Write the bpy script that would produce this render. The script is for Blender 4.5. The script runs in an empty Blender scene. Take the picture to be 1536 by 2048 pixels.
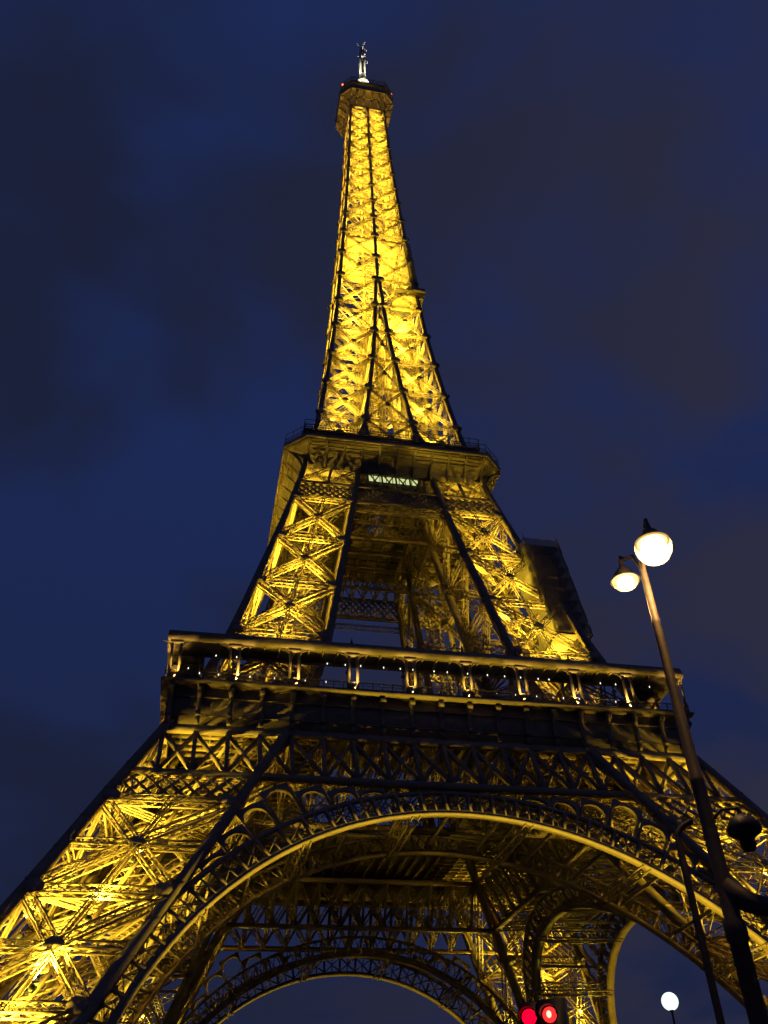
import bpy, math, random
import numpy as np
from mathutils import Matrix, Vector
random.seed(7)
sc = bpy.context.scene
COL = sc.collection

# ------------------------------------------------------------------ camera
CAM = Vector((-29.805, -138.012, 1.7))
YAW, PITCH, ROLL, FPX = 0.222119, 0.681213, -0.039550, 1812.92
_fw = Vector((math.sin(YAW)*math.cos(PITCH), math.cos(YAW)*math.cos(PITCH), math.sin(PITCH)))
_r = Vector((math.cos(YAW), -math.sin(YAW), 0)); _u = _r.cross(_fw)
_r2 = _r*math.cos(ROLL) + _u*math.sin(ROLL); _u2 = -_r*math.sin(ROLL) + _u*math.cos(ROLL)
cd = bpy.data.cameras.new('camera'); cam = bpy.data.objects.new('camera', cd); COL.objects.link(cam)
M3 = Matrix((_r2, _u2, -_fw)).transposed()
cam.matrix_world = Matrix.Translation(CAM) @ M3.to_4x4()
cd.lens = 36*FPX/2048; cd.sensor_width = 36; cd.clip_start = .1; cd.clip_end = 6000
sc.camera = cam

# ------------------------------------------------------------------ world (dusk sky with clouds) and exposure
sc.view_settings.view_transform = 'Standard'; sc.view_settings.look = 'None'
sc.cycles.diffuse_bounces = 1; sc.cycles.max_bounces = 5
sc.view_settings.exposure = 0; sc.view_settings.gamma = 1
wd = bpy.data.worlds.new('World'); sc.world = wd; wd.use_nodes = True
nt = wd.node_tree; nt.nodes.clear()
def N(t, **k):
    n = nt.nodes.new(t)
    for a, b in k.items(): setattr(n, a, b)
    return n
out = N('ShaderNodeOutputWorld'); bg = N('ShaderNodeBackground')
tc = N('ShaderNodeTexCoord'); sx = N('ShaderNodeSeparateXYZ')
L = nt.links.new
L(tc.outputs['Generated'], sx.inputs[0])
def math_(op, a, b=None):
    n = N('ShaderNodeMath', operation=op)
    for i, v in enumerate((a, b)):
        if v is None: continue
        if isinstance(v, (int, float)): n.inputs[i].default_value = v
        else: L(v, n.inputs[i])
    return n.outputs[0]
den = math_('ADD', math_('MAXIMUM', sx.outputs[2], 0.0), .22)
cx = math_('DIVIDE', sx.outputs[0], den); cy = math_('DIVIDE', sx.outputs[1], den)
cv = N('ShaderNodeCombineXYZ'); L(cx, cv.inputs[0]); L(cy, cv.inputs[1]); cv.inputs[2].default_value = 1.7
n1 = N('ShaderNodeTexNoise'); n1.inputs['Scale'].default_value = 2.6; n1.inputs['Detail'].default_value = 3.6
n1.inputs['Roughness'].default_value = .52; n1.inputs['Distortion'].default_value = .25
L(cv.outputs[0], n1.inputs['Vector'])
rp = N('ShaderNodeValToRGB'); L(n1.outputs['Fac'], rp.inputs[0])
rp.color_ramp.interpolation = 'EASE'
rp.color_ramp.elements[0].position = .36; rp.color_ramp.elements[0].color = (0, 0, 0, 1)
rp.color_ramp.elements[1].position = .64; rp.color_ramp.elements[1].color = (1, 1, 1, 1)
# clear dusk blue, a little darker towards the horizon where the air is murky
hz = N('ShaderNodeMapRange'); L(sx.outputs[2], hz.inputs[0])
hz.inputs[1].default_value = .1; hz.inputs[2].default_value = .75
blue = N('ShaderNodeMixRGB'); L(hz.outputs[0], blue.inputs[0])
blue.inputs[1].default_value = (.0120, .0165, .047, 1); blue.inputs[2].default_value = (.0115, .0230, .095, 1)
# clouds: grey violet, warmer to the east: city light, with street lamp glow painted in
ea = N('ShaderNodeMapRange'); L(sx.outputs[0], ea.inputs[0])
ea.inputs[1].default_value = -.1; ea.inputs[2].default_value = .62
cl = N('ShaderNodeMixRGB'); L(ea.outputs[0], cl.inputs[0])
cl.inputs[1].default_value = (.0110, .0150, .040, 1); cl.inputs[2].default_value = (.027, .0265, .053, 1)
mx = N('ShaderNodeMixRGB'); L(rp.outputs[0], mx.inputs[0]); L(blue.outputs[0], mx.inputs[1]); L(cl.outputs[0], mx.inputs[2])
L(mx.outputs[0], bg.inputs['Color']); bg.inputs['Strength'].default_value = 1.0
L(bg.outputs[0], out.inputs['Surface'])

# ------------------------------------------------------------------ materials
def mat(name, col, rough=.55, metal=0.0, var=.25, scale=.6, emit=None, es=0.0, bump=0.0):
    m = bpy.data.materials.new(name); m.use_nodes = True
    t = m.node_tree; b = t.nodes['Principled BSDF']
    b.inputs['Roughness'].default_value = rough; b.inputs['Metallic'].default_value = metal
    if var:
        c = t.nodes.new('ShaderNodeTexCoord'); n = t.nodes.new('ShaderNodeTexNoise')
        n.inputs['Scale'].default_value = scale; n.inputs['Detail'].default_value = 6; n.inputs['Roughness'].default_value = .65
        t.links.new(c.outputs['Object'], n.inputs['Vector'])
        r = t.nodes.new('ShaderNodeValToRGB'); t.links.new(n.outputs['Fac'], r.inputs[0])
        r.color_ramp.elements[0].position = .3; r.color_ramp.elements[1].position = .72
        r.color_ramp.elements[0].color = tuple(x*(1-var) for x in col)+(1,)
        r.color_ramp.elements[1].color = tuple(min(1, x*(1+var)) for x in col)+(1,)
        t.links.new(r.outputs[0], b.inputs['Base Color'])
        if bump:
            bp = t.nodes.new('ShaderNodeBump'); bp.inputs['Strength'].default_value = bump
            t.links.new(n.outputs['Fac'], bp.inputs['Height']); t.links.new(bp.outputs[0], b.inputs['Normal'])
    else: b.inputs['Base Color'].default_value = tuple(col)+(1,)
    if emit:
        b.inputs['Emission Color'].default_value = tuple(emit)+(1,); b.inputs['Emission Strength'].default_value = es
    return m
IRON = mat('painted_iron', (.30, .215, .135), .5, 0, .22, .35)
IRON_PLAIN = mat('painted_iron_plate', (.27, .195, .125), .55, 0, .3, .5)
STONE = mat('pier_stone', (.34, .31, .26), .85, 0, .25, .8, bump=.3)
GRAVEL = mat('park_gravel', (.16, .14, .11), .95, 0, .35, 2.0, bump=.4)
DARKPAINT = mat('lamp_post_paint', (.075, .06, .045), .6, 0, .4, 5.0, bump=.15)
BLACK = mat('black_housing', (.02, .02, .022), .5, 0, .2, 4.0)
NET = mat('scaffold_netting', (.42, .36, .27), .9, 0, .45, 1.2)
_t = NET.node_tree; _o = _t.nodes['Material Output']; _b = _t.nodes['Principled BSDF']
_tr = _t.nodes.new('ShaderNodeBsdfTransparent'); _tl = _t.nodes.new('ShaderNodeBsdfTranslucent'); _tl.inputs[0].default_value = (.42, .35, .25, 1)
_m1 = _t.nodes.new('ShaderNodeMixShader'); _m2 = _t.nodes.new('ShaderNodeMixShader'); _m1.inputs[0].default_value = .4; _m2.inputs[0].default_value = .3
_t.links.new(_b.outputs[0], _m1.inputs[1]); _t.links.new(_tl.outputs[0], _m1.inputs[2]); _t.links.new(_m1.outputs[0], _m2.inputs[1]); _t.links.new(_tr.outputs[0], _m2.inputs[2]); _t.links.new(_m2.outputs[0], _o.inputs[0])
WHITEMAST = mat('antenna_white', (.62, .62, .58), .6, 0, .25, .8)
DGLASS = mat('dark_glass', (.02, .025, .035), .12, 0, 0)
LENS = mat('floodlight_lens', (.8, .7, .4), .3, 0, 0, emit=(1, .74, .2), es=30)
DOT = mat('small_bulb', (.9, .9, .85), .3, 0, 0, emit=(1, .95, .82), es=2)
WINLIT = mat('lit_window_glass', (.5, .5, .4), .3, 0, 0, emit=(.90, 1.0, .42), es=.72)
REDDOT = mat('beacon_lens', (.5, .03, .02), .3, 0, 0, emit=(1, .12, .06), es=6)

# ------------------------------------------------------------------ mesh building
class MB:
    """Collects bars (boxes between two points) and raw polygons; builds one mesh."""
    def __init__(s): s.b = []; s.v = []; s.f = []
    def bar(s, p, q, a, b=None, up=(0, 0, 1)):
        s.b.append((*p, *q, *up, a, a if b is None else b))
    def box(s, x0, x1, y0, y1, z0, z1):
        s.bar(((x0+x1)/2, (y0+y1)/2, z0), ((x0+x1)/2, (y0+y1)/2, z1), abs(x1-x0), abs(y1-y0), (0, 1, 0))
    def poly(s, vs, fs):
        o = len(s.v); s.v += [tuple(x) for x in vs]; s.f += [tuple(o+i for i in f) for f in fs]
    def tube(s, pts, rad, n=8, cap=True):
        """round tube along a polyline; rad is a number or one per point"""
        pts = [Vector(p) for p in pts]; vs = []; fs = []
        if isinstance(rad, (int, float)): rad = [rad]*len(pts)
        for i, p in enumerate(pts):
            d = (pts[min(i+1, len(pts)-1)]-pts[max(i-1, 0)]).normalized()
            ref = Vector((0, 1, 0)) if abs(d.z) > .9 else Vector((0, 0, 1))
            x = d.cross(ref).normalized(); y = x.cross(d)
            for k in range(n):
                t = 2*math.pi*k/n; vs.append(p+(x*math.cos(t)+y*math.sin(t))*rad[i])
        for i in range(len(pts)-1):
            for k in range(n):
                a, b = i*n+k, i*n+(k+1) % n; fs.append((a, b, b+n, a+n))
        if cap: fs += [tuple(range(n))[::-1], tuple(range((len(pts)-1)*n, len(pts)*n))]
        s.poly(vs, fs)
    def lathe(s, c, prof, n=24):
        """profile of (radius, z) round a vertical axis at c"""
        vs = []; fs = []
        for r, z in prof:
            for k in range(n):
                t = 2*math.pi*k/n; vs.append((c[0]+r*math.cos(t), c[1]+r*math.sin(t), c[2]+z))
        for i in range(len(prof)-1):
            for k in range(n):
                a, b = i*n+k, i*n+(k+1) % n; fs.append((a, b, b+n, a+n))
        s.poly(vs, fs)
    def build(s, name, m, parent=None, smooth=False):
        V = []; F = []
        if s.b:
            A = np.array(s.b, float); p, q, up = A[:, :3], A[:, 3:6], A[:, 6:9]
            d = q-p; ln = np.linalg.norm(d, axis=1, keepdims=True); d = d/np.maximum(ln, 1e-9)
            x = np.cross(d, up); nx = np.linalg.norm(x, axis=1, keepdims=True)
            bad = nx[:, 0] < 1e-4
            if bad.any():
                x[bad] = np.cross(d[bad], np.array([1., 0.02, 0])); nx = np.linalg.norm(x, axis=1, keepdims=True)
            x /= nx; y = np.cross(x, d)
            hx, hy = x*A[:, 9:10]/2, y*A[:, 10:11]/2
            vs = np.stack([p-hx-hy, p+hx-hy, p+hx+hy, p-hx+hy, q-hx-hy, q+hx-hy, q+hx+hy, q-hx+hy], 1).reshape(-1, 3)
            fq = np.array([[0, 1, 5, 4], [1, 2, 6, 5], [2, 3, 7, 6], [3, 0, 4, 7], [3, 2, 1, 0], [4, 5, 6, 7]])
            fs = (np.arange(len(A))[:, None, None]*8+fq[None]).reshape(-1, 4)
        else: vs = np.zeros((0, 3)); fs = np.zeros((0, 4), int)
        me = bpy.data.meshes.new(name); nb = len(vs)
        loops = list(fs.reshape(-1)); tot = [4]*len(fs)
        for f in s.f: loops += [nb+i for i in f]; tot.append(len(f))
        allv = np.concatenate([vs, np.array(s.v, float).reshape(-1, 3)]) if s.v else vs
        me.vertices.add(len(allv)); me.vertices.foreach_set('co', allv.astype(np.float32).ravel())
        me.loops.add(len(loops)); me.loops.foreach_set('vertex_index', np.array(loops, np.int32))
        me.polygons.add(len(tot)); tot = np.array(tot, np.int32)
        me.polygons.foreach_set('loop_start', (np.cumsum(tot)-tot).astype(np.int32))
        me.update(calc_edges=True); me.validate()
        if smooth: me.polygons.foreach_set('use_smooth', np.ones(len(tot), bool))
        me.materials.append(m)
        o = bpy.data.objects.new(name, me); COL.objects.link(o)
        if parent: o.parent = parent
        return o
def V3(*a): return np.array(a, float)
def unit(a): return a/max(np.linalg.norm(a), 1e-9)
def empty(name, loc=(0, 0, 0), parent=None, rz=0):
    o = bpy.data.objects.new(name, None); COL.objects.link(o); o.location = loc; o.rotation_euler.z = rz
    o.empty_display_size = .2
    if parent: o.parent = parent
    return o
def tag(o, label, cat, group=None):
    o['label'] = label; o['category'] = cat
    if group: o['group'] = group
def copy_tree(o, parent):
    c = o.copy(); COL.objects.link(c); c.parent = parent
    for ch in list(o.children): copy_tree(ch, c)
    return c
def quarter(o, n=4):
    """three more copies of a part, turned round the tower's axis"""
    r = [o]
    for k in range(1, n):
        c = copy_tree(o, o.parent); c.rotation_euler.z = o.rotation_euler.z+k*math.pi/2; r.append(c)
    return r

def truss(mb, p, q, n, wd, dp, c, pitch, l=None, side=True, cross=False):
    """box lattice beam: four chords, zigzag lacing"""
    p = np.asarray(p, float); q = np.asarray(q, float); d = unit(q-p)
    x = unit(np.cross(d, n)); nn = np.cross(x, d); l = l or c*.6
    ln = np.linalg.norm(q-p); m = max(2, int(round(ln/pitch)))
    hx, hn = x*wd/2, nn*dp/2
    for sx_ in (-1, 1):
        for sn in (-1, 1): mb.bar(p+sx_*hx+sn*hn, q+sx_*hx+sn*hn, c*.75, c*1.5, nn)
    step = (q-p)/m
    for i in range(m):
        a, b = p+step*i, p+step*(i+1); s = 1 if i % 2 else -1
        for sn in (-1, 1):
            mb.bar(a+s*hx+sn*hn*.98, b-s*hx+sn*hn*.98, l*.8, l*.4, nn)
            if cross: mb.bar(a-s*hx+sn*hn*.94, b+s*hx+sn*hn*.94, l, l*.5, nn)
        if side:
            for sx_ in (-1, 1): mb.bar(a+sx_*hx*.98+s*hn, b+sx_*hx*.98-s*hn, l*.4, l*1.25, nn)

# ------------------------------------------------------------------ the tower's curves
ZW = [0, 25, 42, 57.6, 86, 115.7, 155, 196, 235, 276.]
WW = [60.19, 46.65, 38.66, 31.39, 22.84, 15.84, 10.76, 8.06, 6.14, 4.85]
ZV = [0, 25, 42, 57.6, 86, 115.7, 155, 182.]
VV = [45.87, 33.13, 24.36, 16.93, 10.90, 6.36, 1.85, .30]
def herm(z, Zs, ws):
    z = min(max(z, Zs[0]), Zs[-1]); i = 0
    while i < len(Zs)-2 and z > Zs[i+1]: i += 1
    def sl(k):
        if k == 0: return (ws[1]-ws[0])/(Zs[1]-Zs[0])
        if k == len(Zs)-1: return (ws[-1]-ws[-2])/(Zs[-1]-Zs[-2])
        ha, hb = Zs[k]-Zs[k-1], Zs[k+1]-Zs[k]
        return ((ws[k]-ws[k-1])/ha*hb+(ws[k+1]-ws[k])/hb*ha)/(ha+hb)
    h = Zs[i+1]-Zs[i]; t = (z-Zs[i])/h
    return (2*t**3-3*t*t+1)*ws[i]+(t**3-2*t*t+t)*h*sl(i)+(3*t*t-2*t**3)*ws[i+1]+(t**3-t*t)*h*sl(i+1)
def W(z): return herm(z, ZW, WW)
def Vi(z): return herm(z, ZV, VV)
OO = lambda z: V3(-W(z), -W(z), z)
IO = lambda z: V3(-Vi(z), -W(z), z)
OI = lambda z: V3(-W(z), -Vi(z), z)
II = lambda z: V3(-Vi(z), -Vi(z), z)
OUTER = [(OO, IO), (OI, OO)]          # front and side face of the leg, seen from outside left to right
INNER = [(IO, II), (II, OI)]

def dim(parts, f):
    """weaker projectors in these copies of a part"""
    for r in parts:
        for ch in r.children:
            if ch.type == 'LIGHT':
                nm = ch.data.name.split('.')[0]+'_%d' % int(ch.data.energy*f)
                d = bpy.data.lights.get(nm)
                if d is None: d = ch.data.copy(); d.name = nm; d.energy = ch.data.energy*f
                ch.data = d
tower = empty('lattice_tower')
tag(tower, 'huge iron lattice tower lit gold from inside, on four legs joined by arches', 'tower')

# lights and their housings
SODIUM = (1.0, .74, .05)
LIGHTS = {}
def spot(loc, direc, power, ang=130, col=SODIUM, parent=None, name='floodlight_beam', rad=.25, blend=.5):
    key = (name, round(power, 1), ang, col)
    if key not in LIGHTS:
        l = bpy.data.lights.new(name, 'SPOT'); l.energy = power; l.spot_size = math.radians(ang); l.spot_blend = blend
        l.color = col; l.shadow_soft_size = rad; LIGHTS[key] = l
    o = bpy.data.objects.new(name, LIGHTS[key]); COL.objects.link(o)
    if parent: o.parent = parent
    o.location = loc; o.rotation_euler = Vector(direc).to_track_quat('-Z', 'Y').to_euler()
    return o
_fx = []
def fixture(loc, direc, parent, size=1.0):
    """a projector: drum housing with a yoke; glass faces where it points"""
    if not _fx:
        mb = MB(); mb.lathe((0, 0, 0), [(.0, -.34), (.2, -.32), (.33, -.1), (.38, .12), (.38, .2), (.34, .2), (.30, .12)], 14)
        mb.bar((-.43, 0, -.45), (-.43, 0, .08), .05, .1); mb.bar((.43, 0, -.45), (.43, 0, .08), .05, .1); mb.bar((-.455, 0, -.48), (.455, 0, -.48), .06, .12)
        h = mb.build('floodlight', BLACK); h.parent = parent
        o = h
        _fx.append(o.data)
    else:
        o = bpy.data.objects.new('floodlight', _fx[0]); COL.objects.link(o); o.parent = parent
    o.location = Vector(loc)-Vector(direc).normalized()*.35; o.scale = (size,)*3
    o.rotation_euler = Vector(direc).to_track_quat('Z', 'Y').to_euler()
    return o
def flood(loc, direc, power, parent, ang=130, size=1.0, **k):
    fixture(loc, direc, parent, size); return spot(loc, direc, power, ang, parent=parent, **k)

def post(name, fn, zs, size, m, parent, off=(0, 0)):
    """square main member following a curve, one continuous mesh"""
    mb = MB(); vs = []; fs = []
    for z in zs:
        p = fn(z); h = size(z)/2
        for sx_, sy in ((-1, -1), (1, -1), (1, 1), (-1, 1)): vs.append((p[0]+sx_*h, p[1]+sy*h, z))
    for i in range(len(zs)-1):
        for k in range(4):
            a, b = i*4+k, i*4+(k+1) % 4; fs.append((a, b, b+4, a+4))
    fs += [(3, 2, 1, 0), tuple(range(len(vs)-4, len(vs)))]
    mb.poly(vs, fs)
    # riveted cover strips: narrow proud bands on the faces, at a regular step
    for i in range(len(zs)-1):
        z = zs[i]; p = fn(z); h = size(z)/2+.03
        mb.bar((p[0], p[1], z-.12), (p[0], p[1], z+.12), 2*h, 2*h, (0, 1, 0))
    return mb.build(name, m, parent)
def frange(a, b, s):
    n = max(1, int(round((b-a)/s))); return [a+(b-a)*i/n for i in range(n+1)]
def gusset(mb, c, ux, uz, n, a, b, t=.08, off=0.0):
    """flat octagonal plate"""
    c = c+n*off; pts = []
    for k in range(8):
        th = math.pi/8+k*math.pi/4; pts.append(c+ux*math.cos(th)*a+uz*math.sin(th)*b)
    vs = [p-n*t/2 for p in pts]+[p+n*t/2 for p in pts]
    mb.poly(vs, [tuple(range(8))[::-1], tuple(range(8, 16))]+[(k, (k+1) % 8, 8+(k+1) % 8, 8+k) for k in range(8)])
def panel(mb, gm, A, B, z0, z1, inset, wd, dp, c, pitch, mid=False, top=True, bottom=False, cpost=False, hw=None, gs=1.2):
    a0, b0, a1, b1 = A(z0), B(z0), A(z1), B(z1)
    n = unit(np.cross(b0-a0, a1-a0))
    def ins(p, q, t):
        d = unit(q-p); return p+d*t, q-d*t
    hw = hw or wd
    p, q = ins(a0, b1, inset*1.3); truss(mb, p, q, n, wd, dp, c, pitch)
    p, q = ins(b0, a1, inset*1.3); truss(mb, p, q, n, wd, dp*.93, c*.98, pitch)
    if top: p, q = ins(a1, b1, inset); truss(mb, p, q, n, hw, dp*.87, c, pitch)
    if bottom: p, q = ins(a0, b0, inset); truss(mb, p, q, n, hw, dp*.87, c, pitch)
    zm = (z0+z1)/2; am, bm = A(zm), B(zm)
    # crossing point of the diagonals
    t = np.linalg.norm(b0-a0)/(np.linalg.norm(b0-a0)+np.linalg.norm(b1-a1)); cc = a0+(b1-a0)*t
    if mid:
        tz = (cc[2]-z0)/(z1-z0); am, bm = A(z0+(z1-z0)*tz), B(z0+(z1-z0)*tz)
        p, q = ins(am, bm, inset); truss(mb, p, q, n, hw*.8, dp*.8, c*.9, pitch)
    if cpost:
        truss(mb, (a0+b0)/2, (a1+b1)/2, n, wd*.45, dp*.75, c*.7, pitch*.8, side=False)
    ux = unit(b0-a0); uz = unit(np.cross(n, ux))
    if gm is not None:
        gusset(gm, cc, ux, uz, n, gs*1.15, gs*.85, off=dp/2+.10); gusset(gm, cc, ux, uz, n, gs*.9, gs*.7, off=-dp/2-.10)
    return cc
def diaphragm(mb, z, wd, dp, c, pitch, pts=None):
    P = pts or [OO(z), IO(z), II(z), OI(z)]; up = V3(0, 0, 1)
    truss(mb, P[0], P[2], up, wd, dp, c, pitch); truss(mb, P[1], P[3], up, wd, dp*.93, c*.97, pitch)

def octa(a, b, z): return [(-b, -a, z), (b, -a, z), (a, -b, z), (a, b, z), (b, a, z), (-b, a, z), (-a, b, z), (-a, -b, z)]
def sqr(a, z): return [(-a, -a, z), (a, -a, z), (a, a, z), (-a, a, z)]
def loft(mb, rings, close=False):
    vs = []; fs = []; n = len(rings[0])
    for r in rings: vs += r
    m = len(rings)
    for i in range(m if close else m-1):
        for k in range(n):
            a, b = i*n+k, i*n+(k+1) % n; c, d = ((i+1) % m)*n+(k+1) % n, ((i+1) % m)*n+k; fs.append((a, b, c, d))
    mb.poly(vs, fs)
# ------------------------------------------------------------------ ground
mb = MB(); mb.poly([(-2500, -2500, 0), (2500, -2500, 0), (2500, 2500, 0), (-2500, 2500, 0)], [(0, 1, 2, 3)])
g = mb.build('ground', GRAVEL); g['kind'] = 'structure'

# ------------------------------------------------------------------ legs, ground to first floor
S1 = lambda z: 1.35-.2*z/57
leg = empty('leg', parent=tower)
mb = gm = MB()
lev = [6.6, 17.7, 28.8, 39.9]
for (A, B) in OUTER+INNER:
    o_ = (A, B) in OUTER
    for i in range(3):
        panel(mb, gm, A, B, lev[i], lev[i+1], .5, 1.05, .85, .17, 1.15 if o_ else 1.6, mid=o_, bottom=(i == 0), cpost=o_, hw=.95, gs=.8)
for (A, B) in INNER:
    panel(mb, gm, A, B, 40.8, 50.4, .5, .9, .8, .15, 1.1, gs=.9)
for z in (17.7, 28.8, 39.9): diaphragm(mb, z, .7, .6, .12, 1.3)
# plates where the diagonals meet the main members
for z in lev:
    for (A, B) in OUTER+INNER:
        for P, Q in ((A, B), (B, A)):
            n = unit(np.cross(B(z)-A(z), A(z+3)-A(z))); ux = unit(Q(z)-P(z)); c0 = P(z)+ux*.9
            gusset(gm, c0, ux, unit(np.cross(n, ux)), n, .95, .9, off=.6)
mb.build('lattice_bracing', IRON, leg)
for fn in (OO, IO, OI, II): post('main_member', fn, frange(3.5, 56.2, 3.7), S1, IRON_PLAIN, leg)
# lift track and stair along the leg's axis
def axis(z, k=.5): a = OO(z)*(1-k)+II(z)*k; return a
mb = MB()
for dx, dy in ((-1.6, 0), (0, -1.6), (1.6, 0), (0, 1.6)):
    for a, b in zip(frange(5, 56, 6)[:-1], frange(5, 56, 6)[1:]):
        mb.bar(axis(a)+V3(dx, dy, 0), axis(b)+V3(dx, dy, 0), .38, .3)
for z in frange(5, 56, 1.25):
    p = axis(z); mb.bar(p+V3(-1.6, 0, 0), p+V3(0, -1.6, 0), .16, .22); mb.bar(p+V3(0, 1.6, 0), p+V3(1.6, 0, 0), .16, .22)
    q = axis(z+1.25); mb.bar(p+V3(-1.6, 0, 0), q+V3(0, 1.6, 0), .12); mb.bar(p+V3(0, -1.6, 0), q+V3(1.6, 0, 0), .12)
mb.build('lift_track', IRON, leg)
mb = MB()
zs = frange(6, 55, 3.2)
for i, (a, b) in enumerate(zip(zs[:-1], zs[1:])):
    s = 2.4 if i % 2 else -2.4
    for off in (3.6, 4.6):
        o = axis(a, .5)+V3(off*.7+s*.7, off*.7-s*.7, 0); e = axis(b, .5)+V3(off*.7-s*.7, off*.7+s*.7, 0)
        mb.bar(o, e, .10, .28); mb.bar(o+V3(0, 0, 1.0), e+V3(0, 0, 1.0), .06)
        for k in range(6):
            t = k/5; p = o*(1-t)+e*t; mb.bar(p, p+V3(0, 0, 1.0), .05)
    o = axis(a)+V3(4.1*.7+s*.7, 4.1*.7-s*.7, 0); e = axis(b)+V3(4.1*.7-s*.7, 4.1*.7+s*.7, 0)
    for k in range(11):
        t = k/10; p = o*(1-t)+e*t; mb.bar(p+V3(-.4, -.4, 0), p+V3(.4, .4, 0), .32, .05)
mb.build('stair', IRON, leg)
mb = MB()
for fn in (OO, IO, OI, II):
    p0, p1 = fn(0), fn(4.0)
    mb = MB(); loft(mb, [[(c[0]+a*r, c[1]+b*r, z) for a, b in ((-1, -1), (1, -1), (1, 1), (-1, 1))] for c, r, z in ((p0, 2.6, -.5), (p0, 2.6, 1.9), (p0, 2.3, 2.2), (p1, 1.8, 2.4), (p1, 1.6, 4.6))]+[[(p1[0], p1[1], 4.7)]*4])
    mb.build('stone_pier', STONE, leg)
up = V3(.36, .36, 1)
for z, pw in ((6.5, 21000), (13.5, 27000), (20., 21000), (26.5, 10000), (33, 4000)):
    for k in (.28, .72):
        c0 = axis(z, .3)+ (V3(1, -1, 0)*3.4 if k < .5 else V3(-1, 1, 0)*3.4)
        flood(c0, unit(up), pw*2.8, leg, 82, blend=.6)
flood(axis(45, .3), unit(V3(.15, .15, 1)), 2200, leg, 90)
LEGS = quarter(leg); dim(LEGS[3:], .4); dim(LEGS[1:2], .85)

# ------------------------------------------------------------------ girder below the first floor (one per side)
gird = empty('floor_girder', parent=tower)
BAY = 3.835
def FX(x, z): return V3(x, -W(z), z)
mb = MB()
def chord(mb, f, z, x0, x1, a, b):
    mb.bar(f(x0, z), f(x1, z), b, a, (0, 0, 1))
for z, a in ((43.85, .75), (50.75, .7)): chord(mb, FX, z, -W(z)+.2, W(z)-.2, a, .8)
for s in (-1, 1):
    chord(mb, FX, 40.35, s*Vi(40.35), s*(W(40.35)-.2), .55, .7)
    # small diamond lattice across the leg
    for k in range(-30, 30):
        x0 = k*1.72
        for dr in (-1, 1):
            x1 = x0+dr*3.3
            za, zb = 40.4, 43.7
            lo, hi = Vi(42), W(42)
            t0, t1 = 0., 1.
            xs = lambda t: x0+(x1-x0)*t
            tt = [t for t in np.linspace(0, 1, 34) if lo+.2 < s*xs(t) < W(za+(zb-za)*t)-.2]
            if len(tt) < 6: continue
            p, q = FX(xs(tt[0]), za+(zb-za)*tt[0]), FX(xs(tt[-1]), za+(zb-za)*tt[-1])
            o = V3(0, .06*dr, 0); mb.bar(p+o, q+o, .36, .09, (0, 1, .4)); mb.bar(p+o+V3(0, .5, .2), q+o+V3(0, .5, .2), .3, .07, (0, 1, .4))
zb, zt = 44.2, 50.4
for k in range(-9, 10):
    x = k*BAY
    if abs(x) < W(zb): mb.bar(FX(x, zb), FX(x, zt), .5, .55, (0, 1, 0))
    else:
        zz = zb
        while W(zz) > abs(x)+.4 and zz < zt: zz += .1
    for dr in (-1, 1):
        x1 = x+dr*BAY
        if abs(x1) > W(zb)+1.2 or abs(x) > W(zt)+2.5: continue
        pa, pb = FX(x, zb), FX(x1, zt)
        if abs(x1) > W(zt)-.4:
            t = (W(zt)-.4-abs(x))/max(.01, abs(x1)-abs(x)); pb = pa+(pb-pa)*max(.2, min(1, t))
        if abs(x) > W(zb): continue
        o = V3(0, .09*dr, 0)
        mb.bar(pa+o, pb+o, .42, .1, (0, 1, .4)); mb.bar(pa+o+V3(0, .6, 0), pb+o+V3(0, .6, 0), .36, .08, (0, 1, .4))
mb.build('girder_web', IRON, gird)
# inner web in the plane of the legs' inner faces
mb = MB(); FI = lambda x, z: V3(x, -Vi(z), z)
for z in (43.9, 50.6): chord(mb, FI, z, -Vi(z), Vi(z), .7, .7)
for k in range(-6, 7):
    x = k*BAY
    if abs(x) < Vi(50): mb.bar(FI(x, zb), FI(x, zt), .4, .45, (0, 1, 0))
    for dr in (-1, 1):
        x1 = x+dr*BAY
        if max(abs(x), abs(x1)) < Vi(47): truss(mb, FI(x, zb), FI(x1, zt), V3(0, 1, .4), .6, .4+.05*dr, .1, .75, side=False)
mb.build('girder_web', IRON, gird)
# laced ties between both webs and floor beams above them
mb = MB()
for k in range(-6, 7):
    x = k*BAY
    if abs(x) > Vi(50)-.5: continue
    truss(mb, V3(x, -W(44.4), 44.4), V3(x, -Vi(50.2), 50.2), V3(1, 0, 0), .75, .55, .13, .9)
    truss(mb, V3(x, -W(50.2), 50.2), V3(x, -Vi(44.4), 44.4), V3(1, 0, 0), .75, .5, .13, .9)
    truss(mb, V3(x, -W(50.6), 50.6), V3(x, -Vi(50.6), 50.6), V3(1, 0, 0), .7, .5, .12, .9)
    truss(mb, V3(x, -W(44), 44), V3(x+BAY, -Vi(44), 44), V3(0, 0, 1), .6, .4, .11, .9, side=False)
mb.build('cross_tie', IRON, gird)
quarter(gird)

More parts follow.
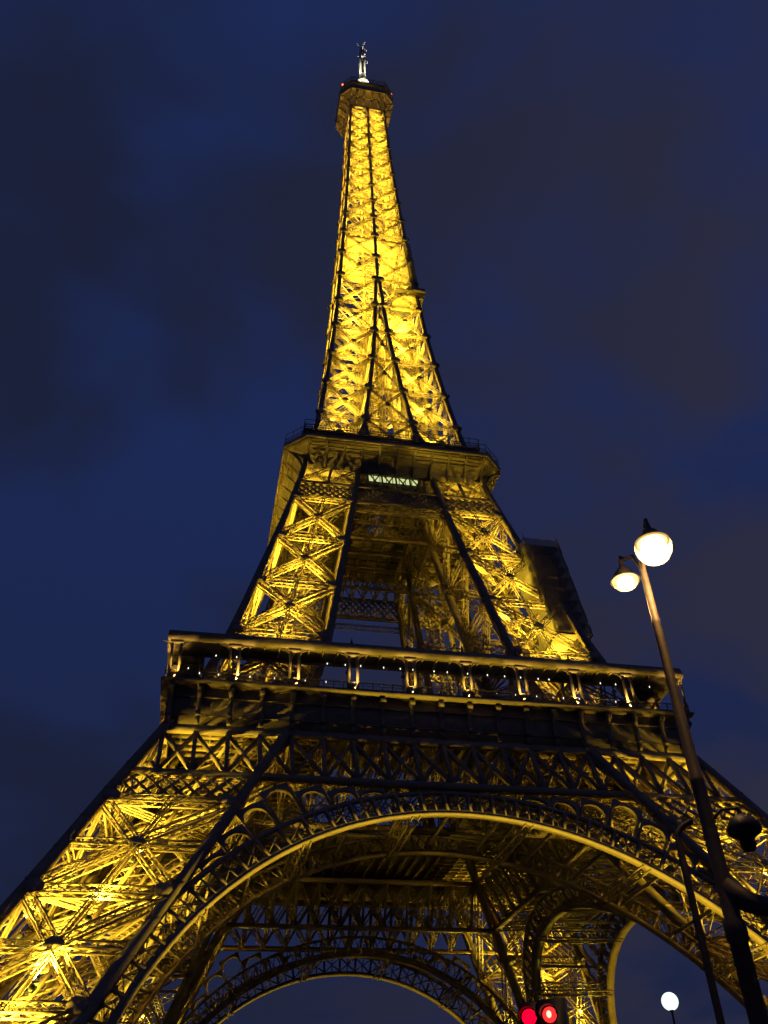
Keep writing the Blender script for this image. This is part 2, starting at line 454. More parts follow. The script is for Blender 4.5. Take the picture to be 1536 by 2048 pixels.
# ------------------------------------------------------------------ the four great arches
arch = empty('arch', parent=tower)
RC, ZC = 37.2, 2.75
def AP(r, th, inner=False):
    x, z = r*math.sin(th), ZC+r*math.cos(th)
    return V3(x, -(Vi(z) if inner else W(z)), z)
TH = 1.20
def ring(mb, r, inner, wid, thk, n=72, th0=-TH, th1=TH, back=1):
    """curved plate: wid deep (towards the tower's axis), thk radially"""
    vs = []; fs = []
    for i in range(n+1):
        th = th0+(th1-th0)*i/n
        a, b = AP(r, th, inner), AP(r+thk, th, inner)
        for p, dy in ((a, 0), (a, wid), (b, wid), (b, 0)): vs.append((p[0], p[1]+(dy if not inner else -dy)*back, p[2]))
    for i in range(n):
        for k in range(4):
            p, q = i*4+k, i*4+(k+1) % 4; fs.append((p, q, q+4, p+4))
    mb.poly(vs, fs)
for inner, nm in ((False, 'arch_rim'), (True, 'arch_rim')):
    mb = MB(); ring(mb, RC, inner, 1.25 if not inner else 1.0, .32); ring(mb, RC+.32, inner, .22, .4)
    mb.build(nm, IRON_PLAIN, arch)
def ringlat(mb, inner):
    r0, r1 = RC+.7, RC+2.75
    ring(mb, r1, inner, .6, .5); 
    n = 33; sg = -1 if inner else 1
    for i in range(n+1):
        th = -TH+2*TH*i/n; d = .38*TH*2/n
        for e in (0, .55):
            o = V3(0, e*sg, 0)
            mb.bar(AP(r0-.3, th, inner)+o, AP(r1+.1, th, inner)+o, .3, .12, (0, 1, 0))
        mb.bar(AP(r0-.3, th, inner)+V3(0, .5*sg, 0), AP(r1, th, inner)+V3(0, .5*sg, 0), .12, 1.0, (0, 1, 0))
        if i < n:
            t2 = -TH+2*TH*(i+1)/n; tm_ = (th+t2)/2
            mb.bar(AP(r0-.3, tm_, inner), AP(r1+.1, tm_, inner), .16, .1, (0, 1, 0))
            for e in (0.02, .57):
                o = V3(0, e*sg, 0)
                mb.bar(AP(r0, th, inner)+o, AP(r1, t2, inner)+o, .12, .06, (0, 1, 0)); mb.bar(AP(r1, th, inner)+o*1.3, AP(r0, t2, inner)+o*1.3, .12, .06, (0, 1, 0))
for inner in (False, True):
    mb = MB()
    if not inner: ringlat(mb, inner); mb.build('lattice_ring', IRON, arch)
    else:
        ring(mb, RC+2.6, True, .7, .3, 72); ring(mb, RC+.33, True, .12, .55, 72); m_ = 42
        for i in range(m_+1):
            th = -TH+2*TH*i/m_; t2 = th+2*TH/m_; o = V3(0, -.25, 0)
            mb.bar(AP(RC+.3, th, True)+o, AP(RC+2.7, th, True)+o, .26, .45, (0, 1, 0))
            if i < m_:
                for q in range(2):
                    u, v = th+(t2-th)*q/2, th+(t2-th)*(q+1)/2
                    mb.bar(AP(RC+.3, u, True)+o*.6, AP(RC+2.7, v, True)+o*.6, .13, .08, (0, 1, 0)); mb.bar(AP(RC+.3, v, True)+o*1.2, AP(RC+2.7, u, True)+o*1.2, .13, .08, (0, 1, 0))
        mb.build('lattice_ring', IRON_PLAIN, arch)
# arcade of round headed openings between ring and girder / leg
def arcade(mb, inner, half):
    ztop = 43.5 if not inner else 43.6; sg = -1 if inner else 1
    r1 = RC+3.2; n = 23; step = 2*.95/n; hf = Vi
    def lim(th):
        # radial length up to the girder chord or the leg's inner member
        r = r1
        while True:
            x, z = r*math.sin(th), ZC+r*math.cos(th)
            if z > ztop-.3 or abs(x) > Vi(z)-.55 or r > r1+9: return r
            r += .08
    for i in range(n):
        ta, tb = -.95+step*i, -.95+step*(i+1); tm = (ta+tb)/2
        if tm*half < 0: continue
        h = min(lim(ta), lim(tb), lim(tm))-r1
        if h < .5: continue
        hw = r1*step/2*.86
        def P(u, v, e=0.): # u across, v up from the ring
            r = r1+v; th = tm+u/r1; p = AP(r, th, inner); return p+V3(0, e*sg, 0)
        sh = max(.05, h-hw*1.0-.25); pts = [(-hw, 0), (-hw, sh)]
        for k in range(1, 9):
            t = math.pi*k/9; pts.append((-hw*math.cos(t), sh+min(hw, h-sh-.15)*math.sin(t)))
        pts += [(hw, sh), (hw, 0)]
        # soffit band (deep, catches the light) as a strip of plates
        vs = []; fs = []
        for (u, v) in pts:
            vs += [P(u, v, 0), P(u, v, .95), P(u*1.1, v+.1, .95), P(u*1.1, v+.1, 0)]
        for k in range(len(pts)-1):
            for q in range(4):
                a, b = k*4+q, k*4+(q+1) % 4; fs.append((a, b, b+4, a+4))
        mb.poly(vs, fs)
        # spandrel web above the round head
        vs = []; fs = []
        for (u, v) in pts[1:-1]:
            vs += [P(u*1.1, v+.1, .1), P(u*1.15, max(v+.1, h+.2), .1)]
        for k in range(len(pts)-3): fs.append((2*k, 2*k+1, 2*k+3, 2*k+2))
        mb.poly(vs, fs)
        if h > 2.2:
            mb.bar(P(-hw, .2, .5), P(hw, min(sh, 2.4), .5), .10, .06, (0, 1, 0)); mb.bar(P(hw, .2, .5), P(-hw, min(sh, 2.4), .5), .10, .06, (0, 1, 0))
for inner in (False,):
    for half in (-1, 1):
        mb = MB(); arcade(mb, inner, half); mb.build('arcade', IRON, arch)
# soffit framing between the two rings
mb = MB()
n = 14
for i in range(n+1):
    th = -1.12+2.24*i/n; a, b = AP(RC+1.6, th), AP(RC+1.6, th, True); mb.bar(a, b, .22, .4)
for th in (-.86, -.5, -.14, .22, .58, .94):
    truss(mb, AP(RC+.6, th), AP(RC+.6, th, True), AP(1, th)-AP(0, th), .9, 1.5, .16, 1.3)
mb.build('soffit_frame', IRON, arch)
# added out-of-view baffle plates on the ground, shaping rim lamps into a thin fan
mb = MB(); tl = math.atan2(9.0, 39.4); pj = V3(0, -50.5, .5); dd = V3(0, math.sin(tl), math.cos(tl)); nn_ = V3(0, math.cos(tl), -math.sin(tl))
for sg in (-1, 1): mb.bar(pj+nn_*.17*sg-dd*.3, pj+nn_*.17*sg+dd*2.2, 9, .05, nn_)
mb.bar(pj-dd*.3-nn_*.17, pj-dd*.3+nn_*.17, 9, .05, dd)
mb.build('added_rim_baffle', BLACK, arch)
for x in (-3, 3): spot(pj+V3(x, 0, 0), dd, 75000, 150, parent=arch, name='rim_beam', rad=.05)
for c_ in quarter(arch)[1:]:
    for ch in c_.children:
        if ch.type == 'LIGHT':
            ch.data = bpy.data.lights.get('rim_beam_soft') or ch.data.copy(); ch.data.name = 'rim_beam_soft'; ch.data.energy = 26000


# ------------------------------------------------------------------ first floor
fl = empty('platform', parent=tower)
def ringbox(mb, ao, ai, z0, z1): loft(mb, [sqr(ai, z0), sqr(ao, z0), sqr(ao, z1), sqr(ai, z1)], True)
mb = MB(); ringbox(mb, 34.0, 13.5, 55.9, 56.45)
for k in range(-17, 18):
    x = k*1.92
    for s in (-1, 1):
        mb.bar((x, s*33.8, 55.5), (x, s*14, 55.5), .22, .7); 
        if abs(x) < 33: mb.bar((s*33.8, x, 55.2), (s*14, x, 55.2), .22, .5)
mb.build('floor_slab', IRON_PLAIN, fl)
mb = MB(); ringbox(mb, 34.45, 34.2, 51.2, 56.4); ringbox(mb, 34.75, 34.1, 50.95, 51.35); ringbox(mb, 34.62, 34.46, 52.6, 52.8); ringbox(mb, 34.66, 34.46, 55.0, 55.2)
mb.build('frieze', IRON_PLAIN, fl)
mb = MB(); loft(mb, [sqr(34.3, 56.42), sqr(35.2, 56.5), sqr(35.57, 56.75), sqr(35.57, 57.1), sqr(35.3, 57.16), sqr(33.0, 57.16), sqr(33.0, 56.42)], True)
mb.build('cornice', IRON_PLAIN, fl)
def console(w=.55):
    mb = MB(); prof = [(-34.4, 51.35), (-34.9, 51.4), (-34.9, 52.1), (-34.72, 52.3), (-34.78, 54.4)]
    for k in range(9):
        t = -.5+k*2.4/8; prof.append((-34.85-.42*math.sin(max(0, t)*1.3)-.12*k/8, 54.6+k*.21))
    prof += [(-35.1, 56.4), (-34.4, 56.4)]
    n = len(prof); vs = [(-w/2, y, z) for y, z in prof]+[(w/2, y, z) for y, z in prof]
    mb.poly(vs, [tuple(range(n)), tuple(range(n, 2*n))[::-1]]+[(k, n+k, n+(k+1) % n, (k+1) % n) for k in range(n)])
    mb.tube([(-w*.62, -35.12, 55.95), (w*.62, -35.12, 55.95)], .4, 12)
    mb.box(-w*.6, w*.6, -35.0, -34.4, 52.5, 52.95)
    return mb
c0 = None
for s in range(4):
    for k in range(-9, 9) :
        if c0 is None: o = c0 = console().build('console', IRON_PLAIN, fl)
        else: o = c0.copy(); COL.objects.link(o); o.parent = fl
        a = s*math.pi/2; x = k*BAY if k > -9 else -34.15
        o.location = (x*math.cos(a), x*math.sin(a), 0); o.rotation_euler.z = a
mb = MB()
for s in range(4):
    R = Matrix.Rotation(s*math.pi/2, 3, 'Z'); T = lambda x, y, z: R @ Vector((x, y, z))
    for z, t in ((57.35, .1), (58.3, .12), (57.85, .04)): mb.bar(T(-35.2, -35.2, z), T(35.2, -35.2, z), t, t)
    for k in range(-117, 118): mb.bar(T(k*.3, -35.2, 57.2), T(k*.3, -35.2, 58.3), .035)
    for k in range(-27, 28): mb.bar(T(k*1.278, -35.2, 57.15), T(k*1.278, -35.2, 58.4), .09)
mb.build('railing', IRON_PLAIN, fl)
mb = MB()
loft(mb, [sqr(35.25, 62.55), sqr(35.35, 62.55), sqr(35.45, 63.2), sqr(35.32, 63.95), sqr(35.0, 64.05), sqr(30.6, 63.6), sqr(30.6, 63.2), sqr(34.6, 62.9)], True)
for s in range(4):
    R = Matrix.Rotation(s*math.pi/2, 3, 'Z'); T = lambda x, y, z: R @ Vector((x, y, z))
    for k in range(-18, 19):
        if abs(k) < 17: mb.bar(T(k*BAY/2, -34.8, 62.75), T(k*BAY/2, -30.7, 63.0), .14, .35)
    mb.bar(T(-31, -31.2, 62.95), T(31, -31.2, 62.95), .3, .5)
mb.build('canopy', IRON_PLAIN, fl)
def column():
    mb = MB()
    for s in (-1, 1): mb.box(s*.56-.16, s*.56+.16, -35.3, -35.0, 57.75, 62.5)
    mb.box(-.8, .8, -35.36, -34.94, 62.1, 62.56); mb.box(-.74, .74, -35.34, -34.96, 57.45, 57.95)
    mb.box(-.32, .32, -35.45, -34.85, 57.2, 57.6); mb.tube([(0, -35.15, 57.15), (0, -35.15, 57.45)], .28, 10)
    for k in (-1, 1): mb.tube([(k*.6, -35.15, 61.6), (k*1.0, -35.15, 62.2), (k*1.8, -35.15, 62.5)], .09, 6)
    return mb
def inpost():
    mb = MB(); mb.box(-.11, .11, -30.95, -30.73, 57.1, 63.25); mb.box(-.3, .3, -31.05, -30.7, 61.9, 62.2); return mb
c0 = p0 = None
for s in range(4):
    a = s*math.pi/2
    for k in range(-9, 9, 2):
        if c0 is None: o = c0 = column().build('column', IRON_PLAIN, fl)
        else: o = c0.copy(); COL.objects.link(o); o.parent = fl
        x = k*BAY+(.35 if k == -9 else 0); o.location = (x*math.cos(a), x*math.sin(a), 0); o.rotation_euler.z = a
        if k == -9: continue
        if p0 is None: q = p0 = inpost().build('canopy_post', IRON_PLAIN, fl)
        else: q = p0.copy(); COL.objects.link(q); q.parent = fl
        q.location = (x*math.cos(a), x*math.sin(a), 0); q.rotation_euler.z = a
# small finials along the canopy edge
f0 = None
for s in (0, 3):
    a = s*math.pi/2
    for k in (-3, -1, 1, 3, 5):
        if f0 is None:
            mb = MB(); mb.lathe((0, -34.2, 63.9), [(.34, 0), (.34, .35), (.2, .5), (.26, .7), (.12, 1.0), (.05, 1.6), (0, 1.62)], 10); o = f0 = mb.build('finial', BLACK, fl)
        else: o = f0.copy(); COL.objects.link(o); o.parent = fl
        x = k*BAY; o.location = (x*math.cos(a), x*math.sin(a), 0); o.rotation_euler.z = a
# strings of bulbs under the canopy
b0 = None
rb = random.Random(3)
wire = MB()
for s in (0, 3):
    a = s*math.pi/2
    for y, z in ((-32.6, 62.2), (-31.0, 60.35)):
        wire.bar(Matrix.Rotation(a, 3, 'Z') @ Vector((-33, y, z+.12)), Matrix.Rotation(a, 3, 'Z') @ Vector((33, y, z+.12)), .025)
        for k in range(-13, 14):
            if rb.random() < .3 or s == 3 and k % 2: continue
            x = k*2.42+rb.uniform(-.5, .5)
            if abs(x) > 32: continue
            if b0 is None:
                mb = MB(); mb.lathe((0, 0, 0), [(0, -.11), (.045, -.085), (.066, 0), (.045, .08), (.03, .1), (.03, .16)], 8); o = b0 = mb.build('bulb', DOT, fl)
            else: o = b0.copy(); COL.objects.link(o); o.parent = fl
            v = Matrix.Rotation(a, 3, 'Z') @ Vector((x, y, z)); o.location = v
wire.build('wire', BLACK, fl)
# glazed pavilions set back from the gallery
mb = MB(); fr = MB()
for s in range(4):
    R = Matrix.Rotation(s*math.pi/2, 3, 'Z'); T = lambda x, y, z: R @ Vector((x, y, z))
    vs = [T(-11, -27, 57.1), T(11, -27, 57.1), T(11, -20, 57.1), T(-11, -20, 57.1), T(-11, -25.5, 60.6), T(11, -25.5, 60.6), T(11, -20.5, 60.6), T(-11, -20.5, 60.6)]
    mb.poly(vs, [(0, 1, 5, 4), (1, 2, 6, 5), (2, 3, 7, 6), (3, 0, 4, 7), (4, 5, 6, 7)])
    for k in range(-5, 6): fr.bar(T(k*2.2, -27.05, 57.1), T(k*2.2, -25.5, 60.7), .12)
    fr.bar(T(-11.1, -25.5, 60.7), T(11.1, -25.5, 60.7), .25)
pv = mb.build('pavilion_glazing', DGLASS, fl); fr.build('mullion', BLACK, pv)
# lamps at the feet of the gallery columns
for s in (0, 3, 1):
    a = s*math.pi/2
    for k in range(-9, 10, 2):
        v = Matrix.Rotation(a, 3, 'Z') @ Vector((k*BAY*.985, -35.52, 57.25)); d = Matrix.Rotation(a, 3, 'Z') @ Vector((0, .12, 1))
        spot(v, d, 2000, 50, col=(1, .68, .16), parent=fl, name='gallery_lamp_beam', rad=.1)

# ------------------------------------------------------------------ legs, first to second floor
leg2 = empty('leg', parent=tower)
S2 = lambda z: 1.15-.25*(z-57)/60
mb = gm = MB()
lev2 = [58.6, 69.4, 80.3, 91.5, 102.3]
for fi, (A, B) in enumerate(OUTER+INNER):
    for i in range(4):
        panel(mb, gm, A, B, lev2[i], lev2[i+1], .5, .85, .75, .15, .95 if fi < 2 else 1.4, mid=False, bottom=(i == 0), cpost=fi < 2, hw=.85, gs=.68)
for (A, B) in INNER: panel(mb, gm, A, B, 103, 110.8, .45, .7, .6, .13, .9, gs=.7)
for z in (69.4, 80.3, 91.5, 102.3): diaphragm(mb, z, .55, .5, .1, 1.1)
for z in lev2[1:]:
    for (A, B) in OUTER+INNER:
        for P, Q in ((A, B), (B, A)):
            n = unit(np.cross(B(z)-A(z), A(z+3)-A(z))); ux = unit(Q(z)-P(z)); c0_ = P(z)+ux*.75
            gusset(gm, c0_, ux, unit(np.cross(n, ux)), n, .85, .85, off=.52)
mb.build('lattice_bracing', IRON, leg2)
for fn in (OO, IO, OI, II): post('main_member', fn, frange(56.4, 115.2, 3.1), S2, IRON_PLAIN, leg2)
mb = MB()
zs = frange(58, 113, 5)
for dx, dy in ((-1.1, 0), (0, -1.1), (1.1, 0), (0, 1.1)):
    for a, b in zip(zs[:-1], zs[1:]): mb.bar(axis(a)+V3(dx, dy, 0), axis(b)+V3(dx, dy, 0), .26, .22)
for z in frange(58, 113, 1.1):
    p = axis(z); q = axis(z+1.1); mb.bar(p+V3(-1.1, 0, 0), p+V3(0, -1.1, 0), .12, .16); mb.bar(p+V3(0, 1.1, 0), p+V3(1.1, 0, 0), .12, .16)
    mb.bar(p+V3(-1.1, 0, 0), q+V3(0, 1.1, 0), .09); mb.bar(p+V3(0, -1.1, 0), q+V3(1.1, 0, 0), .09)
mb.build('lift_track', IRON, leg2)
mb = MB(); zs = frange(59, 112, 2.6)
for i, (a, b) in enumerate(zip(zs[:-1], zs[1:])):
    s = 1.7 if i % 2 else -1.7
    for off in (2.4, 3.2):
        o = axis(a)+V3(off*.7+s*.7, off*.7-s*.7, 0); e = axis(b)+V3(off*.7-s*.7, off*.7+s*.7, 0)
        mb.bar(o, e, .08, .24); mb.bar(o+V3(0, 0, 1), e+V3(0, 0, 1), .05)
mb.build('stair', IRON, leg2)
for z, pw in ((60.0, 11000), (68., 11000), (77, 9500), (86.5, 7000), (95, 2200)):
    for sg in (-1, 1): flood(axis(z, .45)+V3(1, -1, 0)*2.3*sg, unit(V3(.1, .1, 1)), pw*2.8, leg2, 70, blend=.6)
flood(V3(-W(98)-.9, -(W(98)+Vi(98))/2, 98), unit(V3(-.12, 0, 1)), 1700, leg2, 110)  # extra flood outside the leg, added to brighten the second-floor cove
LEG2 = quarter(leg2); dim(LEG2[2:], .3); dim(LEG2[1:2], .9)

# ------------------------------------------------------------------ girder below the second floor
g2 = empty('floor_girder', parent=tower)
mb = MB()
for z, a in ((102.75, .5), (106.7, .5), (112.0, .5)): chord(mb, FX, z, -W(z)+.2, W(z)-.2, a, .6)
for k in range(-16, 17):
    x0 = k*1.32
    for dr in (-1, 1):
        za, zb_ = 102.9, 106.6; x1 = x0+dr*3.7
        xs = lambda t: x0+(x1-x0)*t
        tt = [t for t in np.linspace(0, 1, 38) if abs(xs(t)) < W(za+(zb_-za)*t)-.2]
        if len(tt) < 6: continue
        p, q = FX(xs(tt[0]), za+(zb_-za)*tt[0]), FX(xs(tt[-1]), za+(zb_-za)*tt[-1]); o = V3(0, .05*dr, 0)
        mb.bar(p+o, q+o, .3, .08, (0, 1, .3)); mb.bar(p+o+V3(0, .45, 0), q+o+V3(0, .45, 0), .26, .07, (0, 1, .3))
for s in (-1, 1):
    for i in range(2):
        f = lambda t, z: s*(Vi(z)+(W(z)-Vi(z))*t)
        ta, tb = i*.5, i*.5+.5
        for u, v in ((ta, tb), (tb, ta)):
            p, q = FX(f(u, 107), 107), FX(f(v, 111.8), 111.8); truss(mb, p, q, V3(0, 1, .3), .42, .4+.06*(u < v), .1, .7, side=False)
    xm = lambda z: s*(Vi(z)+W(z))/2
    mb.bar(FX(xm(106.8), 106.8), FX(xm(112), 112), .5, .4, (0, 1, 0))
for k in range(-2, 3):
    x = k*2.6; mb.bar(FX(x, 106.9), FX(x, 111.9), .28, .3, (0, 1, 0))
    if k < 2:
        for u, v in ((x, x+2.6), (x+2.6, x)): mb.bar(FX(u, 106.9)+V3(0, .08*(u > v), 0), FX(v, 111.8)+V3(0, .08*(u > v), 0), .24, .1, (0, 1, .3))
truss(mb, V3(-Vi(100.8)+.3, -W(100.8), 100.8), V3(Vi(100.8)-.3, -W(100.8), 100.8), V3(0, 1, 0), 1.0, .5, .12, 1.2)
mb.build('girder_web', IRON, g2)
mb = MB()
for k in range(-3, 4):
    x = k*2.3
    truss(mb, V3(x, -W(107), 107), V3(x, -Vi(107), 107), V3(1, 0, 0), .6, .4, .1, .8, side=False)
for z in (103, 107, 111): mb.bar((-Vi(z), -Vi(z), z), (Vi(z), -Vi(z), z), .4, .5)
for k in range(-6, 6):
    for u, v in ((k, k+2), (k+2, k)):
        if max(abs(u), abs(v))*1.2 < Vi(105): mb.bar((u*1.2, -Vi(103), 103.1), (v*1.2, -Vi(106.8), 106.8), .22, .08, (0, 1, 0))
mb.build('girder_web', IRON, g2)
G2 = quarter(g2)

# ------------------------------------------------------------------ second floor
f2 = empty('platform', parent=tower)
PROF = [(0, 110.9), (.05, 112.2), (.22, 113.3), (.5, 114.2), (.8, 114.85), (1, 115.2)]   # share of overhang, height
A0, B0, A1, B1 = 17.05, 14.6, 20.35, 16.75
def O2(t, z, d=0): return octa(A0+(A1-A0)*t+d, B0+(B1-B0)*t+d*.4, z)
mb = MB(); loft(mb, [O2(t, z) for t, z in PROF]+[O2(.95, 115.4), O2(0, 115.2, -.4), O2(0, 110.9, -.3)], True)
mb.build('cove', IRON_PLAIN, f2)
mb = MB(); loft(mb, [O2(.96, 115.25), O2(1, 115.15, .22), O2(1, 115.3, .3), O2(1, 115.95, .3), O2(1, 116.05, .1), O2(.8, 116.05), O2(.8, 115.25)], True)
for z, t in ((116.6, .08), (117.2, .1), (118.4, .08)):
    P = octa(20.3, 16.8, z)
    for k in range(8): mb.bar(P[k], P[(k+1) % 8], t)
for k in range(8):
    P, Q = Vector(octa(20.3, 16.8, 116)[k]), Vector(octa(20.3, 16.8, 116)[(k+1) % 8]); m = int((Q-P).length/.28)
    for i in range(m): 
        c_ = P.lerp(Q, i/m); mb.bar(c_, c_+Vector((0, 0, 1.2 if i % 6 else 2.5)), .035 if i % 6 else .08)
mb.build('cornice', IRON_PLAIN, f2)
r0 = None
for s in range(4):
    for k in range(-5, 6):
        if r0 is None:
            mb = MB(); vs = []; w_ = .21
            pr = [(-(A0+(A1-A0)*t), z) for t, z in PROF]
            ot = [(y-(.30 if i < 4 else .14), z-.12*min(1, i/2)) for i, (y, z) in enumerate(pr)]
            poly_ = ot+[(-A1+.1, 115.3)]+[(y+.1, z+.15) for y, z in pr[::-1]]
            n_ = len(poly_); vs = [(-w_, y, z) for y, z in poly_]+[(w_, y, z) for y, z in poly_]
            mb.poly(vs, [tuple(range(n_)), tuple(range(n_, 2*n_))[::-1]]+[(i, n_+i, n_+(i+1) % n_, (i+1) % n_) for i in range(n_)])
            o = r0 = mb.build('console', IRON_PLAIN, f2)
        else: o = r0.copy(); COL.objects.link(o); o.parent = f2
        a = s*math.pi/2; x = k*3.32*(.98); o.location = (x*math.cos(a), x*math.sin(a), 0); o.rotation_euler.z = a
for y in (-14, -5, 5, 13): flood(V3(-W(98)-1.0, y, 99 if abs(y) > 8 else 103.2), unit(V3(-.2, 0, 1)), 2600, f2, 100)  # floods added along the left face alone, to boost light on its cove
# ribs of the cove between consoles
mb = MB()
for s in range(4):
    R = Matrix.Rotation(s*math.pi/2, 3, 'Z')
    for (t, z) in ((.45, 114.0), (.62, 114.42), (.8, 114.8), (.92, 115.02)):
        a, b = A0+(A1-A0)*t+.1, B0+(B1-B0)*t; mb.bar(R @ Vector((-b, -a, z)), R @ Vector((b, -a, z)), .1, .22)
mb.build('cove_rib', IRON_PLAIN, f2)
mb = MB(); loft(mb, [octa(17, 14.5, 112.6), octa(17, 14.5, 113.0), octa(2.8, 1.4, 113.0), octa(2.8, 1.4, 112.6)], True)
for k in range(-7, 8): mb.bar((k*2.2, -16.4, 112.2), (k*2.2, 16.4, 112.2), .25, .8); mb.bar((-16.4, k*2.2, 112.0), (16.4, k*2.2, 112.0), .2, .5)
mb.build('floor_slab', IRON_PLAIN, f2)
mb = MB(); mb.box(-5.3, 4.2, -16.6, -16.45, 109.4, 110.9); wn = mb.build('lit_window', WINLIT, f2)
mb = MB()
for k in range(9): mb.bar((-5.3+k*1.19, -16.66, 109.3), (-5.3+k*1.19, -16.66, 111.0), .12)
mb.box(-5.5, 4.4, -16.75, -16.6, 109.2, 109.42); mb.box(-5.5, 4.4, -16.75, -16.6, 110.88, 111.2)
mb.box(-5.5, 4.4, -16.4, -10, 109.0, 109.3); mb.box(-5.5, 4.4, -12, -10, 109.3, 112.4)
mb.build('window_frame', BLACK, wn)
mb = MB()
for x0_, x1_ in ((-13, -4.5), (4.5, 13), (-3.5, 3.5)):
    mb.box(x0_, x1_, -15.6, -13.4, 116.1, 119.2); mb.box(x0_-.3, x1_+.3, -15.9, -13.2, 119.2, 119.5)
kk = mb.build('kiosk', IRON_PLAIN, f2)
mb = MB(); ringbox(mb, 17.0, 12.2, 120.2, 120.7)
for k in range(4):
    P = [Vector(p) for p in sqr(16.9, 0)]; p, q = P[k], P[(k+1) % 4]
    for z, t in ((121.2, .1), (121.8, .12), (123.0, .08)): mb.bar(p+Vector((0, 0, z)), q+Vector((0, 0, z)), t)
    for i in range(68):
        c_ = p.lerp(q, i/68); mb.bar(c_+Vector((0, 0, 120.5)), c_+Vector((0, 0, 123.0 if i % 4 == 0 else 121.8)), .1 if i % 4 == 0 else .05)
mb.build('raised_deck', BLACK, f2)
rb = random.Random(5)
for i in range(15):
    o = b0.copy(); COL.objects.link(o); o.parent = f2
    o.location = (rb.choice((rb.uniform(-2.8, 1), rb.uniform(2, 5))), -16.5, rb.uniform(118.6, 119.7)); o.scale = (.9,)*3

# ------------------------------------------------------------------ the shaft's four legs, second floor to where they merge
sh = empty('shaft_leg', parent=tower)
S3 = lambda z: .86-.24*(z-115)/160
lev3 = [117.5, 128, 138.5, 149, 159.4, 169.5, 180.]
mb = gm = MB()
for i in range(6):
    t = 1-.06*i
    for (A, B) in OUTER+INNER:
        if (A, B) in INNER and i > 4: continue
        panel(mb, gm, A, B, lev3[i], lev3[i+1], .35, .78*t, .5, .10, .95, bottom=(i == 0), top=True, cpost=False, hw=.7*t, gs=.55)
    diaphragm(mb, lev3[i], .5, .4, .08, 1.1)
    # tie bracing across the gap to the next leg
    if i < 5:
        z0, z1 = lev3[i], lev3[i+1]
        a0, b0_, a1, b1 = V3(-Vi(z0), -W(z0), z0), V3(Vi(z0), -W(z0), z0), V3(-Vi(z1), -W(z1), z1), V3(Vi(z1), -W(z1), z1)
        truss(mb, a0, b1, V3(0, 1, 0), .38, .3, .1, .7, side=False); truss(mb, b0_, a1, V3(0, 1, 0), .38, .26, .1, .7, side=False)
        gusset(gm, (a0+b1)/2*0+V3(0, -(W(z0)+W(z1))/2, (z0+z1)/2), V3(1, 0, 0), V3(0, 0, 1), V3(0, 1, 0), .5, .5, off=-.3)
        truss(mb, a1, b1, V3(0, 1, 0), .35, .3, .09, .7, side=False)
for z in lev3[1:]:
    for (A, B) in OUTER:
        for P, Q in ((A, B), (B, A)):
            n = unit(np.cross(B(z)-A(z), A(z+3)-A(z))); ux = unit(Q(z)-P(z)); gusset(gm, P(z)+ux*.1, ux, unit(np.cross(n, ux)), n, 1.1, 1.0, off=.5)
mb.build('lattice_bracing', IRON, sh)
zs = frange(115.3, 180, 5)
for fn in (OO, IO, OI): post('main_member', fn, zs, S3, IRON_PLAIN, sh)
post('main_member', II, frange(115.3, 172, 5), S3, IRON_PLAIN, sh)
for z, pw in ((117.5, 8000), (126, 9000), (136, 9000), (146.5, 8500), (157, 8500), (167, 9000), (175, 8000)):
    flood(axis(z, .5), unit(V3(.12, .12, 1)), pw*1.9, sh, 150, .7)
SH = quarter(sh)
# flared feet of the inner members on the platform
mb = MB()
for s in range(4):
    R = Matrix.Rotation(s*math.pi/2, 3, 'Z')
    for sg in (-1, 1):
        x = sg*Vi(116); y = -W(116)
        vs = []
        for z, h in ((116.05, 2.6), (120.6, 1.75), (123.6, .95), (126.2, .5)):
            cx_, cy_ = sg*Vi(z), -W(z); vs += [R @ Vector((cx_-h, cy_-h*.5, z)), R @ Vector((cx_+h, cy_-h*.5, z)), R @ Vector((cx_+h, cy_+h*.5, z)), R @ Vector((cx_-h, cy_+h*.5, z))]
        mb.poly(vs, [(i*4+k, i*4+(k+1) % 4, i*4+4+(k+1) % 4, i*4+4+k) for i in range(3) for k in range(4)]+[(12, 13, 14, 15)])
mb.build('member_foot', IRON_PLAIN, f2)

# ------------------------------------------------------------------ single shaft up to the cabin
up_ = empty('shaft', parent=tower)
lev4 = [180, 189.7, 199.4, 208.3, 216.6, 224.6, 232.2, 239.8, 246.4, 253, 258.7, 264.4, 269.5]
side = empty('shaft_side', parent=up_)
mb = gm = MB()
CO = lambda z: V3(0, -W(z), z)
RO = lambda z: V3(W(z), -W(z), z)
for i in range(len(lev4)-1):
    z0, z1 = lev4[i], lev4[i+1]; t = 1-.045*i
    for A, B in ((OO, CO), (CO, RO)):
        panel(mb, gm, A, B, z0, z1, .3, .62*t, .4*t+.05, .09, .95, cpost=False, hw=.55*t, gs=.42*t+.05)
        # second, finer net set just inside
        nin = V3(0, .9, 0)
        for P, Q in ((A, B), (B, A)):
            for m in range(2):
                za, zb_ = z0+(z1-z0)*m/2, z0+(z1-z0)*(m+1)/2
                mb.bar(P(za)+nin, Q(zb_)+nin, .1, .07, (0, 1, 0))
        mb.bar(A((z0+z1)/2)+nin, B((z0+z1)/2)+nin, .15, .1)
    for P in (OO, CO, RO):
        gusset(gm, P(z0), V3(1, 0, 0), V3(0, 0, 1), V3(0, 1, 0), .95*t+.14, .85*t+.14, off=-.46)
mb.build('lattice_bracing', IRON, side)
post('main_member', OO, frange(180, 270, 5), S3, IRON_PLAIN, side); post('main_member', CO, frange(180, 270, 5), lambda z: S3(z)*.95, IRON_PLAIN, side)
quarter(side)
mb = MB()
